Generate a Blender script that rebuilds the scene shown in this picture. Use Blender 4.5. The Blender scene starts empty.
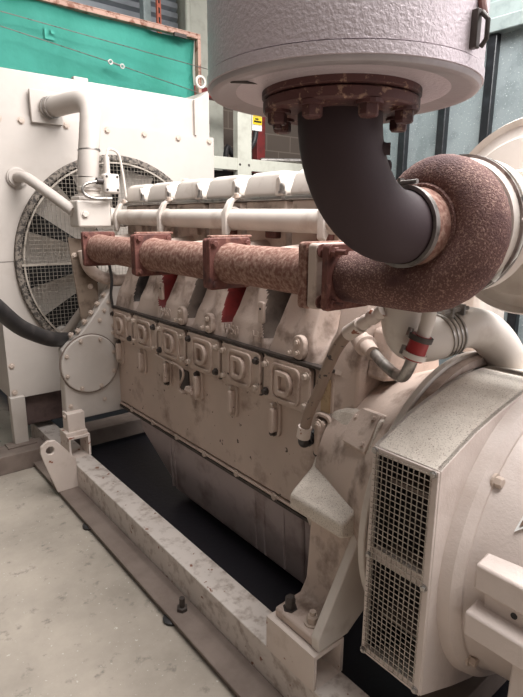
import bpy, bmesh, math, random
from mathutils import Vector, Matrix
random.seed(7)
C = bpy.context.scene.collection
V = Vector
PI = math.pi

# ------------------------------------------------------------------ materials
def lin(c):
    return tuple((v/255/12.92 if v/255 <= .04045 else ((v/255+.055)/1.055)**2.4) for v in c)+(1,)
MATS = {}
def mat(name, base, dirt=None, scale=12, lo=.55, hi=.7, rough=.55, metal=0, bump=.15, bscale=60, dirt2=None, s2=40, lo2=.62, hi2=.68, bdist=.002, coat=0):
    if name in MATS: return MATS[name]
    m = bpy.data.materials.new(name); m.use_nodes = True
    nt = m.node_tree; N = nt.nodes; L = nt.links; N.clear()
    out = N.new('ShaderNodeOutputMaterial'); p = N.new('ShaderNodeBsdfPrincipled')
    L.new(p.outputs[0], out.inputs[0])
    p.inputs['Roughness'].default_value = rough; p.inputs['Metallic'].default_value = metal
    p.inputs['Coat Weight'].default_value = coat
    geo = N.new('ShaderNodeNewGeometry')
    def noise(sc, det=6, rg=.6):
        n = N.new('ShaderNodeTexNoise'); n.inputs['Scale'].default_value = sc; n.inputs['Detail'].default_value = det
        n.inputs['Roughness'].default_value = rg; L.new(geo.outputs['Position'], n.inputs['Vector']); return n
    def ramp(src, a, b):
        r = N.new('ShaderNodeMapRange'); r.inputs[1].default_value = a; r.inputs[2].default_value = b
        L.new(src, r.inputs[0]); return r.outputs[0]
    col = None
    def mix(fac, a, b):
        x = N.new('ShaderNodeMix'); x.data_type = 'RGBA'; L.new(fac, x.inputs[0])
        if isinstance(a, tuple): x.inputs[6].default_value = a
        else: L.new(a, x.inputs[6])
        x.inputs[7].default_value = b; return x.outputs[2]
    c = lin(base)
    vary = noise(2.5, 4)
    c2 = tuple(v*.86 for v in c[:3])+(1,)
    col = mix(ramp(vary.outputs[0], .35, .7), c, c2)
    if dirt: col = mix(ramp(noise(scale).outputs[0], lo, hi), col, lin(dirt))
    if dirt2: col = mix(ramp(noise(s2, 3).outputs[0], lo2, hi2), col, lin(dirt2))
    L.new(col, p.inputs['Base Color'])
    if bump:
        b = N.new('ShaderNodeBump'); b.inputs['Strength'].default_value = bump; b.inputs['Distance'].default_value = bdist
        L.new(noise(bscale, 3).outputs[0], b.inputs['Height']); L.new(b.outputs[0], p.inputs['Normal'])
    MATS[name] = m
    return m
cream   = mat('cream_paint', (208,199,190), (172,158,147), 7, .56, .76, .5, bump=.12, bscale=70)
panelm  = mat('radiator_paint', (188,179,171), (172,161,152), 4, .55, .8, .5, bump=.05, bscale=40)
crank   = mat('crankcase_paint', (194,174,161), (134,112,100), 6, .54, .72, .5, bump=.35, bscale=90, dirt2=(70,52,44), s2=26, lo2=.69, hi2=.71)
castm   = mat('cast_paint', (194,175,163), (124,106,95), 9, .5, .68, .55, bump=.5, bscale=80)
panm    = mat('oil_pan_paint', (182,168,166), (140,124,120), 7, .5, .72, .6, bump=.2, bscale=60)
dusty   = mat('dusty_cast_paint', (206,196,184), (176,164,152), 10, .5, .75, .8, bump=.5, bscale=260, dirt2=(140,126,116), s2=260, lo2=.54, hi2=.68)
beamm   = mat('beam_paint', (208,198,190), (164,150,140), 20, .5, .66, .5, bump=.25, bscale=90, dirt2=(126,82,60), s2=22, lo2=.66, hi2=.69)
flangem = mat('flange_shade_paint', (128,114,105), (104,90,82), 8, .4, .75, .7, bump=.4, bscale=120)  # darker than the beam paint: the lower flange's shade is in this colour
portm   = mat('mount_paint', (214,200,190), (186,170,158), 8, .55, .75, .45, bump=.1, bscale=60, dirt2=(140,82,58), s2=20, lo2=.665, hi2=.68)
altm    = mat('alternator_paint', (206,193,185), (184,169,160), 6, .5, .75, .45, bump=.5, bscale=130)
rust    = mat('rusty_manifold', (116,78,66), (160,130,116), 70, .42, .66, .9, bump=.6, bscale=160, dirt2=(92,54,46), s2=10, lo2=.6, hi2=.7)
rustd   = mat('dark_rust', (104,62,54), (132,90,78), 30, .55, .65, .7, bump=.6, bscale=120, dirt2=(60,34,32), s2=12, lo2=.55, hi2=.7)
rustt   = mat('turbine_rust', (96,64,58), (146,116,104), 210, .52, .62, .8, bump=1, bscale=240, dirt2=(74,44,42), s2=9, lo2=.5, hi2=.65, bdist=.004)
plum    = mat('dark_primer', (48,31,35), (57,39,41), 5, .5, .8, .72, bump=.08, bscale=90)
plumfl  = mat('flange_primer', (84,50,48), (146,116,98), 70, .57, .64, .6, bump=.5, bscale=120, dirt2=(52,38,40), s2=8, lo2=.5, hi2=.65)
silver  = mat('hammered_silver', (206,194,198), (192,180,186), 3, .5, .8, .42, metal=.3, bump=.8, bscale=150, bdist=.0025)
silverb = mat('brushed_base', (178,170,172), (150,142,142), 9, .5, .75, .5, metal=.4, bump=.2, bscale=120)
steel   = mat('steel', (170,165,160), (110,105,100), 30, .5, .7, .35, metal=.8, bump=.1)
boltd   = mat('dark_bolt', (74,66,62), (48,42,40), 30, .5, .7, .5, metal=.3, bump=.2)
boltl   = mat('painted_bolt', (188,171,158), (170,154,140), 40, .5, .7, .45, bump=.1)
blackr  = mat('black_rubber', (44,42,42), (62,58,56), 12, .5, .7, .42, bump=.2, bscale=160)
braid   = mat('brown_hose', (150,130,116), (60,50,46), 26, .60, .63, .6, bump=.6, bscale=300)
redp    = mat('old_red_paint', (128,40,38), (90,34,32), 14, .5, .7, .5, bump=.15)
redr    = mat('red_silicone', (150,34,36), None, rough=.4, bump=.05)
guardm  = mat('guard_wire', (178,168,156), (120,110,100), 30, .5, .7, .5, bump=0, metal=.3)
shroud  = mat('grimy_shroud', (128,118,108), (58,52,48), 60, .45, .55, .75, bump=.6, bscale=150)
bladem  = mat('fan_blade', (214,204,194), (176,166,156), 6, .5, .7, .5, bump=.1)
corem   = mat('radiator_core', (26,24,24), None, rough=.9, bump=.3)
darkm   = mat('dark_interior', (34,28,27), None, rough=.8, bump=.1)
tarp    = mat('green_canvas', (92,200,180), (76,184,162), 2.5, .45, .7, .7, bump=.3, bscale=6.3, bdist=.02)
rackm   = mat('rack_paint', (208,208,194), (186,184,170), 10, .5, .75, .5, bump=.05)
boardfr = mat('rusty_frame', (186,150,134), (128,84,66), 18, .5, .62, .7, bump=.3)
shutm   = mat('shutter_steel', (158,162,168), (128,130,134), 4, .5, .7, .4, metal=.5, bump=.05)
galv    = mat('galvanised_sheet', (146,156,158), (128,138,140), 6, .5, .6, .45, metal=.25, bump=.3, bscale=50, dirt2=(206,214,214), s2=95, lo2=.64, hi2=.68)
railm   = mat('galvanised_rail', (168,180,178), (140,152,152), 10, .5, .7, .45, metal=.4, bump=.1)
blackp  = mat('black_post', (26,27,30), (40,42,46), 20, .5, .7, .35, bump=.05)
white   = mat('white_plastic', (232,232,228), None, rough=.4, bump=0)
yellow  = mat('yellow_sign', (236,204,40), None, rough=.4, bump=0)
black   = mat('black_print', (22,20,20), None, rough=.5, bump=0)
orange  = mat('orange_strip', (206,110,84), (150,80,60), 20, .5, .7, .5, bump=.1)
logob   = mat('brown_print', (128,104,92), None, rough=.5, bump=0)
tagm    = mat('faded_label', (176,150,116), (140,114,84), 30, .5, .6, .5, bump=.1)

def floor_mat():
    m = bpy.data.materials.new('concrete'); m.use_nodes = True; nt = m.node_tree; N = nt.nodes; L = nt.links
    p = N['Principled BSDF']; p.inputs['Roughness'].default_value = .85
    g = N.new('ShaderNodeNewGeometry')
    def noise(s, d=8, r=.65):
        n = N.new('ShaderNodeTexNoise'); n.inputs['Scale'].default_value = s; n.inputs['Detail'].default_value = d; n.inputs['Roughness'].default_value = r
        L.new(g.outputs['Position'], n.inputs['Vector']); return n.outputs[0]
    def mr(x, a, b):
        r = N.new('ShaderNodeMapRange'); r.inputs[1].default_value = a; r.inputs[2].default_value = b; L.new(x, r.inputs[0]); return r.outputs[0]
    def mix(f, a, b):
        x = N.new('ShaderNodeMix'); x.data_type = 'RGBA'; L.new(f, x.inputs[0])
        for i, v in ((6, a), (7, b)):
            if isinstance(v, tuple): x.inputs[i].default_value = v
            else: L.new(v, x.inputs[i])
        return x.outputs[2]
    c = mix(mr(noise(1.7), .35, .7), lin((176,165,152)), lin((140,131,120)))
    c = mix(mr(noise(14), .58, .68), c, lin((126,119,110)))
    c = mix(mr(noise(60, 3), .66, .70), c, lin((196,190,180)))
    # oil soaked part of the slab under the machine; the near-black tone also carries the shade there
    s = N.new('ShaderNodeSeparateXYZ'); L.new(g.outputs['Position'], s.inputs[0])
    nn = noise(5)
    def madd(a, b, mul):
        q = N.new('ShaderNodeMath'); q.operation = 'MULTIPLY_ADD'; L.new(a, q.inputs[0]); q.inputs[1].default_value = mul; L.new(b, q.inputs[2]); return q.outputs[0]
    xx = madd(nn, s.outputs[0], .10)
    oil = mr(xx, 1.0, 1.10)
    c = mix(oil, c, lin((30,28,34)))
    L.new(c, p.inputs['Base Color'])
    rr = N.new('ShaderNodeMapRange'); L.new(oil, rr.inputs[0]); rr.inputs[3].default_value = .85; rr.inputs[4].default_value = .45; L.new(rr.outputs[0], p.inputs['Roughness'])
    b = N.new('ShaderNodeBump'); b.inputs['Strength'].default_value = .4; b.inputs['Distance'].default_value = .004
    L.new(noise(35), b.inputs['Height']); L.new(b.outputs[0], p.inputs['Normal'])
    return m
def block_mat():
    m = bpy.data.materials.new('blockwork'); m.use_nodes = True; nt = m.node_tree; N = nt.nodes; L = nt.links
    p = N['Principled BSDF']; p.inputs['Roughness'].default_value = .9
    g = N.new('ShaderNodeNewGeometry'); mp = N.new('ShaderNodeMapping'); mp.inputs['Rotation'].default_value = (PI/2, 0, 0)
    L.new(g.outputs['Position'], mp.inputs[0])
    b = N.new('ShaderNodeTexBrick'); L.new(mp.outputs[0], b.inputs[0]); b.inputs['Scale'].default_value = 1
    b.inputs['Brick Width'].default_value = .45; b.inputs['Row Height'].default_value = .225; b.inputs['Mortar Size'].default_value = .008
    b.inputs['Color1'].default_value = lin((110,98,88)); b.inputs['Color2'].default_value = lin((98,88,80)); b.inputs['Mortar'].default_value = lin((134,122,110))
    L.new(b.outputs[0], p.inputs['Base Color']); return m

# ------------------------------------------------------------------ mesh helpers (all in world metres)
def NB(): return bmesh.new()
def box(bm, x0, x1, y0, y1, z0, z1):
    r = bmesh.ops.create_cube(bm, size=1)
    for v in r['verts']:
        v.co = V(((x0+x1)/2+v.co.x*(x1-x0), (y0+y1)/2+v.co.y*(y1-y0), (z0+z1)/2+v.co.z*(z1-z0)))
    return bm
def prism(bm, pts, ax, a, b):
    """polygon pts in the two other axes (x,z for y; y,z for x; x,y for z), extruded from a to b"""
    def P(u, w, t): return {'x': V((t, u, w)), 'y': V((u, t, w)), 'z': V((u, w, t))}[ax]
    A = [bm.verts.new(P(u, w, a)) for u, w in pts]; B = [bm.verts.new(P(u, w, b)) for u, w in pts]
    n = len(pts); bm.faces.new(A); bm.faces.new(B[::-1])
    for i in range(n): bm.faces.new((A[i], B[i], B[(i+1) % n], A[(i+1) % n]))
    return bm
def ringprism(bm, outer, inner, ax, a, b):
    def P(u, w, t): return {'x': V((t, u, w)), 'y': V((u, t, w)), 'z': V((u, w, t))}[ax]
    n = len(outer)
    rows = [[bm.verts.new(P(u, w, t)) for u, w in pts] for pts, t in ((outer, a), (outer, b), (inner, b), (inner, a))]
    for k in range(4):
        R0, R1 = rows[k], rows[(k+1) % 4]
        for i in range(n): bm.faces.new((R0[i], R1[i], R1[(i+1) % n], R0[(i+1) % n]))
    return bm
def frame(d):
    d = d.normalized(); u = d.cross(V((0, 0, 1)))
    if u.length < 1e-3: u = V((1, 0, 0))
    u.normalize(); return u, d.cross(u).normalized()
def tube(bm, path, r, seg=16, caps=True):
    path = [V(p) for p in path]; n = len(path)
    rr = r if isinstance(r, (list, tuple)) else [r]*n
    tang = [(path[min(i+1, n-1)]-path[max(i-1, 0)]).normalized() for i in range(n)]
    u, w = frame(tang[0]); rings = []
    for i in range(n):
        t = tang[i]; u = (u-t*u.dot(t)).normalized(); w = t.cross(u)
        rings.append([bm.verts.new(path[i]+(u*math.cos(a)+w*math.sin(a))*rr[i]) for a in [2*PI*k/seg for k in range(seg)]])
    for A, B in zip(rings, rings[1:]):
        for k in range(seg): bm.faces.new((A[k], A[(k+1) % seg], B[(k+1) % seg], B[k]))
    if caps: bm.faces.new(rings[0][::-1]); bm.faces.new(rings[-1])
    return bm
def cyl(bm, a, b, r, seg=16, r2=None):
    return tube(bm, [a, b], [r, r if r2 is None else r2], seg)
def lathe(bm, c, d, prof, seg=48, caps=True):
    c = V(c); d = V(d).normalized(); u, w = frame(d); rings = []
    for t, r in prof:
        rings.append([bm.verts.new(c+d*t+(u*math.cos(a)+w*math.sin(a))*r) for a in [2*PI*k/seg for k in range(seg)]])
    for A, B in zip(rings, rings[1:]):
        for k in range(seg): bm.faces.new((A[k], A[(k+1) % seg], B[(k+1) % seg], B[k]))
    if caps: bm.faces.new(rings[0][::-1]); bm.faces.new(rings[-1])
    return bm
def washer(bm, c, d, r0, r1, h, seg=48):
    """flat ring from radius r0 to r1, thickness h along d"""
    c = V(c); d = V(d).normalized(); u, w = frame(d); R = []
    for t, r in ((0, r1), (h, r1), (h, r0), (0, r0)):
        R.append([bm.verts.new(c+d*t+(u*math.cos(a)+w*math.sin(a))*r) for a in [2*PI*k/seg for k in range(seg)]])
    for k in range(4):
        A, B = R[k], R[(k+1) % 4]
        for i in range(seg): bm.faces.new((A[i], A[(i+1) % seg], B[(i+1) % seg], B[i]))
    return bm
def spline(pts, n=8):
    pts = [V(p) for p in pts]; P = [pts[0]*2-pts[1]]+pts+[pts[-1]*2-pts[-2]]; out = []
    for i in range(1, len(P)-2):
        for k in range(n):
            t = k/n; a, b, c, d = P[i-1], P[i], P[i+1], P[i+2]
            out.append(.5*((2*b)+(c-a)*t+(2*a-5*b+4*c-d)*t*t+(3*b-a-3*c+d)*t**3))
    out.append(pts[-1]); return out
def rrect(cx, cy, w, h, r, n=4):
    o = []
    for sx, sy, a0 in ((1, 1, 0), (-1, 1, 90), (-1, -1, 180), (1, -1, 270)):
        for k in range(n+1):
            a = math.radians(a0+90*k/n); o.append((cx+sx*(w/2-r)+r*math.cos(a), cy+sy*(h/2-r)+r*math.sin(a)))
    return o
WL = {}
def root(name, label, cat, loc, group=None):
    o = bpy.data.objects.new(name, None); o.empty_display_size = .05; C.objects.link(o); o.location = loc; WL[o] = V(loc)
    o['label'] = label; o['category'] = cat
    if group: o['group'] = group
    return o
def obj(name, bm, m, parent=None, bevel=0, sharp=38, label=None, mats=None, seg=2):
    bmesh.ops.recalc_face_normals(bm, faces=bm.faces)
    co = [v.co for v in bm.verts]
    c = V([(min(v[i] for v in co)+max(v[i] for v in co))/2 for i in range(3)])
    for v in bm.verts: v.co -= c
    me = bpy.data.meshes.new(name); bm.to_mesh(me); bm.free()
    for p in me.polygons: p.use_smooth = True
    me.set_sharp_from_angle(angle=math.radians(sharp))
    me.materials.append(m)
    for k in (mats or []): me.materials.append(k)
    o = bpy.data.objects.new(name, me); C.objects.link(o); WL[o] = c
    if parent: o.parent = parent; o.location = c-WL[parent]
    else: o.location = c
    if bevel:
        b = o.modifiers.new('bevel', 'BEVEL'); b.width = bevel; b.segments = seg; b.limit_method = 'ANGLE'; b.angle_limit = math.radians(35); b.harden_normals = False
    if label: o['label'] = label
    return o
def tag(o, label, cat, group=None):
    o['label'] = label; o['category'] = cat
    if group: o['group'] = group
    return o
def struct(name, bm, m, parent=None, **k):
    o = obj(name, bm, m, parent, **k)
    if not parent: o['kind'] = 'structure'
    return o
_bolts = {}
def bolt(parent, p, d, r=.012, h=.01, m=None, name='bolt', wash=True):
    m = m or boltl; key = (round(r, 4), round(h, 4), m.name)
    if key not in _bolts:
        b = NB()
        if wash: lathe(b, (0, 0, 0), (0, 0, 1), [(-.002, r*1.35), (h*.2, r*1.35)], 16)
        lathe(b, (0, 0, 0), (0, 0, 1), [(0, r), (h*.85, r), (h, r*.82)], 6)
        me = bpy.data.meshes.new(name); bmesh.ops.recalc_face_normals(b, faces=b.faces); b.to_mesh(me); b.free(); me.materials.append(m); _bolts[key] = me
    o = bpy.data.objects.new(name, _bolts[key]); C.objects.link(o); o.parent = parent
    o.location = V(p)-WL[parent]; o.rotation_mode = 'QUATERNION'
    o.rotation_quaternion = V((0, 0, 1)).rotation_difference(V(d).normalized()); WL[o] = V(p)
    return o

# ------------------------------------------------------------------ setting
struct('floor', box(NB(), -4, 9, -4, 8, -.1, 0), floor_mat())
struct('wall_back', box(NB(), -4, 9, 6.3, 6.45, 0, 5), block_mat())
# roller shutter in the back wall
sh = NB(); z = 0
prof = []
while z < 5:
    prof += [(6.12, z), (6.10, z+.02), (6.10, z+.075), (6.14, z+.09)]; z += .105
b = NB(); A = [b.verts.new((-3.5, y, zz)) for y, zz in prof]; B = [b.verts.new((3.64, y, zz)) for y, zz in prof]
A2 = [b.verts.new((-3.5, 6.2, zz)) for y, zz in (prof[0], prof[-1])]; B2 = [b.verts.new((3.64, 6.2, zz)) for y, zz in (prof[0], prof[-1])]
for i in range(len(prof)-1): b.faces.new((A[i], B[i], B[i+1], A[i+1]))
b.faces.new((A[0], A2[0], B2[0], B[0])); b.faces.new((A[-1], B[-1], B2[1], A2[1])); b.faces.new((A2[0], A2[1], B2[1], B2[0]))
struct('door_1', b, shutm)
struct('trim_1', box(NB(), 2.99, 3.08, 5.7, 5.8, 0, 5), railm, bevel=.01)
struct('trim_2', box(NB(), 3.68, 4.15, 5.9, 6.3, 0, 5), rackm, bevel=.02)
# perforated strip and pole beside the shutter
b = box(NB(), 3.04, 3.085, 5.5, 5.53, 0, 5)
t = tag(obj('perforated_strip', b, orange), 'orange perforated steel strip standing before the roller shutter', 'post')
for k in range(10): obj('slot', box(NB(), 3.055, 3.070, 5.495, 5.502, 3.40+k*.09, 3.45+k*.09), black, t)
tag(obj('drain_pipe', cyl(NB(), (3.62, 5.85, 0), (3.62, 5.85, 5), .032), rackm), 'white vertical pipe running beside the cream column behind the green board', 'pipe')

# right wall: galvanised panels between black posts under a rail
FX = 3.6
wr = NB()
for k in range(9):
    y0 = .05+k*.335
    box(wr, FX+.02, FX+.04, y0+.03, y0+.335, 0, 2.68)
wr = struct('wall_right', wr, galv)
for k in range(10):
    struct('trim_post', box(NB(), FX-.03, FX+.03, -.012+.022+k*.335, .052+.022+k*.335, 0, 2.70), blackp, wr, bevel=.006)
b = NB(); box(b, FX-.05, FX+.05, -.1, 3.1, 2.68, 2.77)
for k in range(8): box(b, FX-.01+.03*(k % 2), FX+.05, -.1, 3.1, 2.77+k*.11, 2.88+k*.11)
struct('trim_rail', b, railm, wr, bevel=.008)

# green canvas board with a rusty frame
BY = 4.5
g = root('canvas_board', 'green canvas stretched in a rusty steel frame behind the radiator top', 'board', (1.2, BY, 0))
b = NB(); nx, nz = 40, 12
vs = []
for i in range(nx+1):
    row = []
    for j in range(nz+1):
        x = -1.0+i*3.86/nx; zz = 2.0+j*1.07/nz
        f = .03*math.sin(x*3+zz*2)+.02*math.sin(x*9-zz*5)
        if x > 2.3: f += .03*math.sin((x*26+zz*12))
        row.append(b.verts.new((x, BY+.03+f*.6, zz)))
    vs.append(row)
for i in range(nx):
    for j in range(nz): b.faces.new((vs[i][j], vs[i+1][j], vs[i+1][j+1], vs[i][j+1]))
r_ = bmesh.ops.solidify(b, geom=b.faces[:], thickness=.012)
obj('canvas', b, tarp, g, sharp=180)
b = NB(); box(b, -1.1, 2.90, BY-.03, BY+.03, 3.065, 3.10); box(b, -1.1, 2.90, BY-.03, BY+.01, 3.10, 3.11)
obj('top_rail', b, boardfr, g, bevel=.004)
obj('side_rail', box(NB(), 2.868, 2.90, BY-.03, BY+.03, 0, 3.065), boardfr, g, bevel=.004)
obj('side_rail', box(NB(), -1.1, -1.045, BY-.03, BY+.03, 0, 3.065), boardfr, g, bevel=.004)
obj('clip', box(NB(), 2.62, 2.74, BY-.05, BY-.03, 3.04, 3.07), boltd, g)
obj('bracing_wire', tube(NB(), [(-.8, BY-.08, 3.02), (2.95, BY-.08, 2.82)], .0035, 6), steel, g)
obj('bracing_wire', tube(NB(), [(-.8, BY-.08, 3.05), (2.0, BY-.09, 2.72), (2.92, BY-.08, 2.60)], .0035, 6), steel, g)
b = NB(); washer(b, (2.0, BY-.095, 2.72), (0, 1, 0), .012, .02, .008, 16); washer(b, (2.10, BY-.095, 2.705), (0, 1, 0), .012, .02, .008, 16); cyl(b, (2.02, BY-.09, 2.717), (2.08, BY-.09, 2.708), .008, 8)
obj('turnbuckle', b, steel, g)

# rack, red post, sign behind the engine
t = root('storage_rack', 'white steel rack frame with a crossbar standing behind the rocker covers', 'rack', (3.4, 4.5, 0))
obj('upright', box(NB(), 3.285, 3.455, 4.44, 4.52, 0, 2.95), rackm, t, bevel=.005)
obj('upright', box(NB(), 4.35, 4.5, 4.44, 4.52, 0, 2.95), rackm, t, bevel=.005)
obj('crossbar', box(NB(), 2.95, 4.35, 4.448, 4.5, 1.975, 2.09), rackm, t, bevel=.004)
obj('crossbar', box(NB(), 2.95, 4.35, 4.448, 4.5, .9, 1.0), rackm, t, bevel=.004)
obj('deck', box(NB(), 2.95, 4.4, 4.53, 5.0, 1.94, 1.97), darkm, t)
for x in (3.31, 3.42): bolt(t, (x, 4.439, 2.03), (0, -1, 0), .009, .006, boltd)
t = root('red_post', 'dark red steel post with a beam standing behind the white rack', 'post', (3.95, 5.2, 0))
obj('post', box(NB(), 4.13, 4.25, 5.2, 5.3, 0, 3.0), redp, t, bevel=.005)
obj('beam', box(NB(), 2.9, 4.6, 5.3, 5.4, 2.80, 2.9), redp, t, bevel=.005)
tag(obj('black_pipe', tube(NB(), spline([(3.6, 5.1, 0), (3.6, 5.1, 2.1), (3.72, 5.1, 2.2), (3.95, 5.1, 2.3), (4.03, 5.1, 2.5), (4.03, 5.1, 3.0)]), .03), blackr), 'black curved conduit behind the white rack upright', 'pipe')
tag(obj('grey_rod', cyl(NB(), (3.7, 4.6, 2.11), (4.5, 4.35, 2.135), .022), steel), 'grey blue rod lying along the rack crossbar', 'rod')
s = tag(obj('warning_sign', box(NB(), 3.455, 3.575, 4.43, 4.436, 2.36, 2.62), white), 'white and yellow warning tag hanging beside the rack upright', 'sign')
obj('yellow_panel', prism(NB(), [(3.460, 2.49), (3.570, 2.49), (3.530, 2.61), (3.500, 2.61)], 'y', 4.424, 4.43), yellow, s)
obj('yellow_panel', box(NB(), 3.460, 3.570, 4.424, 4.43, 2.415, 2.485), yellow, s)
b = NB(); box(b, 3.509, 3.521, 4.42, 4.425, 2.53, 2.585); box(b, 3.509, 3.521, 4.42, 4.425, 2.507, 2.519); obj('exclamation_mark', b, black, s)
b = NB(); box(b, 3.485, 3.525, 4.42, 4.425, 2.46, 2.472); box(b, 3.470, 3.560, 4.42, 4.425, 2.435, 2.45); obj('text_bar', b, black, s)

# ------------------------------------------------------------------ skid frame
sk = root('skid_frame', 'cream painted steel skid frame lying on the concrete under the whole machine', 'frame', (1.5, 2, 0))
def ibeam(x0, x1, out):
    b = NB()
    # top flange / web / bottom flange as one rolled section
    pts = [(x0, .03), (x0+out, .03), (x0+out, .045), (x0, .045), (x0, .16), (x1, .16), (x1, .145), (x0+.015*(1 if x1 > x0 else -1), .145), (x0+.015*(1 if x1 > x0 else -1), .03)]
    return prism(b, pts, 'y', -.6, 3.66)
obj('side_beam', prism(NB(), [(.935, .16), (1.05, .16), (1.05, .145), (.95, .145), (.95, .03), (.935, .03)], 'y', -.6, 3.66), beamm, sk, bevel=.003)
obj('lower_flange', box(NB(), .828, .936, -.6, 3.62, .018, .032), flangem, sk, bevel=.002, label='brown lower flange of the beam, shade in its colour')
obj('side_beam', prism(NB(), [(2.065, .16), (1.95, .16), (1.95, .145), (2.05, .145), (2.05, .03), (2.065, .03)], 'y', -.6, 3.66), beamm, sk, bevel=.003)
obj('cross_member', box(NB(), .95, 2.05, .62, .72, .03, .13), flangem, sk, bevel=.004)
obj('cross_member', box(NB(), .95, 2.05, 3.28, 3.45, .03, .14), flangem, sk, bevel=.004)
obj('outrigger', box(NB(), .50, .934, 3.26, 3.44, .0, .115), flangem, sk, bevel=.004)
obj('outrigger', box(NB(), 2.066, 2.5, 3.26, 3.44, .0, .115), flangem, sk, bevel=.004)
# lug plate with a lifting hole
b = NB()
out = [(.822, .03), (.934, .03), (.934, .20), (.86, .30), (.83, .335), (.79, .34), (.755, .315), (.75, .28), (.765, .22)]
cx_, cz_ = .80, .285
inn = []
for i, (x, z) in enumerate(out):
    a = math.atan2(z-cz_, x-cx_); inn.append((cx_+.024*math.cos(a), cz_+.024*math.sin(a)))
ringprism(b, out, inn, 'y', 2.79, 2.81)
obj('lug_plate', b, portm, sk, bevel=.002)
def portal(y0, y1, top):
    b = NB()
    ringprism(b, [(.93, .16), (1.055, .16), (1.055, top), (.93, top)], [(.942, .1605), (1.043, .1605), (1.043, top-.014), (.942, top-.014)], 'y', y0, y1)
    return obj('mount_box', b, portm, sk, bevel=.003)
portal(.9, 1.115, .28)
portal(2.88, 3.02, .29)
for y in (1.58, 2.4):
    p = obj('rubber_foot', lathe(NB(), (.845, y, .0), (0, 0, 1), [(0, .034), (.012, .036), (.016, .028)], 20), blackr, sk)
b = NB(); cyl(b, (.885, 1.57, .03), (.885, 1.57, .085), .011, 12); lathe(b, (.885, 1.57, .032), (0, 0, 1), [(0, .022), (.014, .022), (.015, .019)], 6)
obj('anchor_stud', b, boltd, sk)

# ------------------------------------------------------------------ engine
EX, EZ = 1.5, .645
en = root('diesel_engine', 'cream six cylinder diesel engine block standing on the skid frame', 'engine', (EX, 2.1, .16))
YC = [2.853-.285*i for i in range(6)]
# crankcase with rails
b = NB(); box(b, 1.292, 1.71, 1.2, 2.97, .42, 1.0)
obj('crankcase', b, crank, en, bevel=.006)
b = NB(); box(b, 1.284, 1.72, 1.12, 2.97, .402, .412); obj('pan_rail', b, crank, en, bevel=.003)
b = NB(); box(b, 1.282, 1.30, 1.15, 2.97, .386, .398); obj('gasket', b, boltd, en, label='dark oily gasket line')
for k in range(7): bolt(en, (1.285, 2.80-k*.26, .405), (-1, 0, 0), .014, .005)
# oil pan: deep at the middle, sloping up to the front
def pan_section(y0, y1, zb0, zb1, x0=1.315):
    b = NB(); V8 = []
    for y, zb in ((y0, zb0), (y1, zb1)):
        V8.append([b.verts.new(p) for p in ((x0-.01, y, .386), (x0, y, .30), (x0+.008, y, zb+.05), (x0+.04, y, zb), (1.70-.03, y, zb), (1.70, y, zb+.05), (1.70, y, .386))])
    A, B = V8; n = len(A); b.faces.new(A); b.faces.new(B[::-1])
    for i in range(n): b.faces.new((A[i], B[i], B[(i+1) % n], A[(i+1) % n]))
    return b
pn = obj('oil_pan', pan_section(1.36, 2.40, .03, .03), panm, en, bevel=.012, seg=3)
obj('front_slope', pan_section(2.405, 2.74, .05, .30, 1.32), panm, pn, bevel=.01)
obj('rear_slope', pan_section(1.16, 1.355, .16, .04, 1.32), panm, pn, bevel=.01)
for y in (2.40, 2.36, 1.66, 1.60, 1.47):
    obj('drip_rib', tube(NB(), [(1.312, y, .375), (1.318, y+.002, .2), (1.330, y, .07)], [.006, .007, .009], 8), panm, pn)
# inspection covers with a raised D
def dshape(cy, cz, w, h, n=8):
    # straight stem on +y side (left as seen), bowl toward -y
    o = [(cy+w/2, cz+h/2), (cy+w/2, cz-h/2)]
    r = h/2
    for k in range(n+1):
        a = -PI/2+PI*k/n
        o.append((cy-(w/2-r*.75)-math.cos(a)*r*.75, cz+math.sin(a)*r))
    return o
for i, yc in enumerate(YC):
    zc = .905
    b = NB(); prism(b, rrect(yc, zc, .264, .176, .02), 'x', 1.272, 1.292)
    c = obj('inspection_cover', b, crank, en, bevel=.004)
    obj('gasket', prism(NB(), rrect(yc, zc, .276, .186, .022), 'x', 1.2885, 1.295), boltd, c)  # dark backing plate added to outline the cover, stands for crease dirt
    obj('rim', ringprism(NB(), rrect(yc, zc, .165, .145, .03), rrect(yc, zc, .140, .120, .022), 'x', 1.264, 1.274), crank, c, bevel=.003)
    obj('letter_d', ringprism(NB(), dshape(yc, zc, .086, .094), dshape(yc+.001, zc, .050, .058), 'x', 1.254, 1.274), crank, c, bevel=.003, label='raised cast letter D')
    for sy in (1, -1):
        for sz in (1, -1):
            bolt(c, (1.270, yc+sy*.112, zc+sz*.055), (-1, 0, 0), .012, .016, boltd if (i*2+sy+2*sz) % 3 == 0 else boltl)
# slotted clamp lugs below the covers
for k, y in enumerate((2.90, 2.615, 2.336, 2.046, 1.773, 1.494)):
    z = .745
    b = NB(); prism(b, rrect(y, z, .055, .15, .026), 'x', 1.280, 1.294)
    c = obj('clamp_lug', b, crank, en, bevel=.003)
    obj('bridge', prism(NB(), rrect(y-.006, z, .022, .10, .01), 'x', 1.250, 1.282), crank, c, bevel=.005)
    for s_ in (1, -1): bolt(c, (1.278, y+.004, z+s_*.056), (-1, 0, 0), .012, .018, (boltl, boltd, boltl)[(k+s_) % 3])
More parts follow.
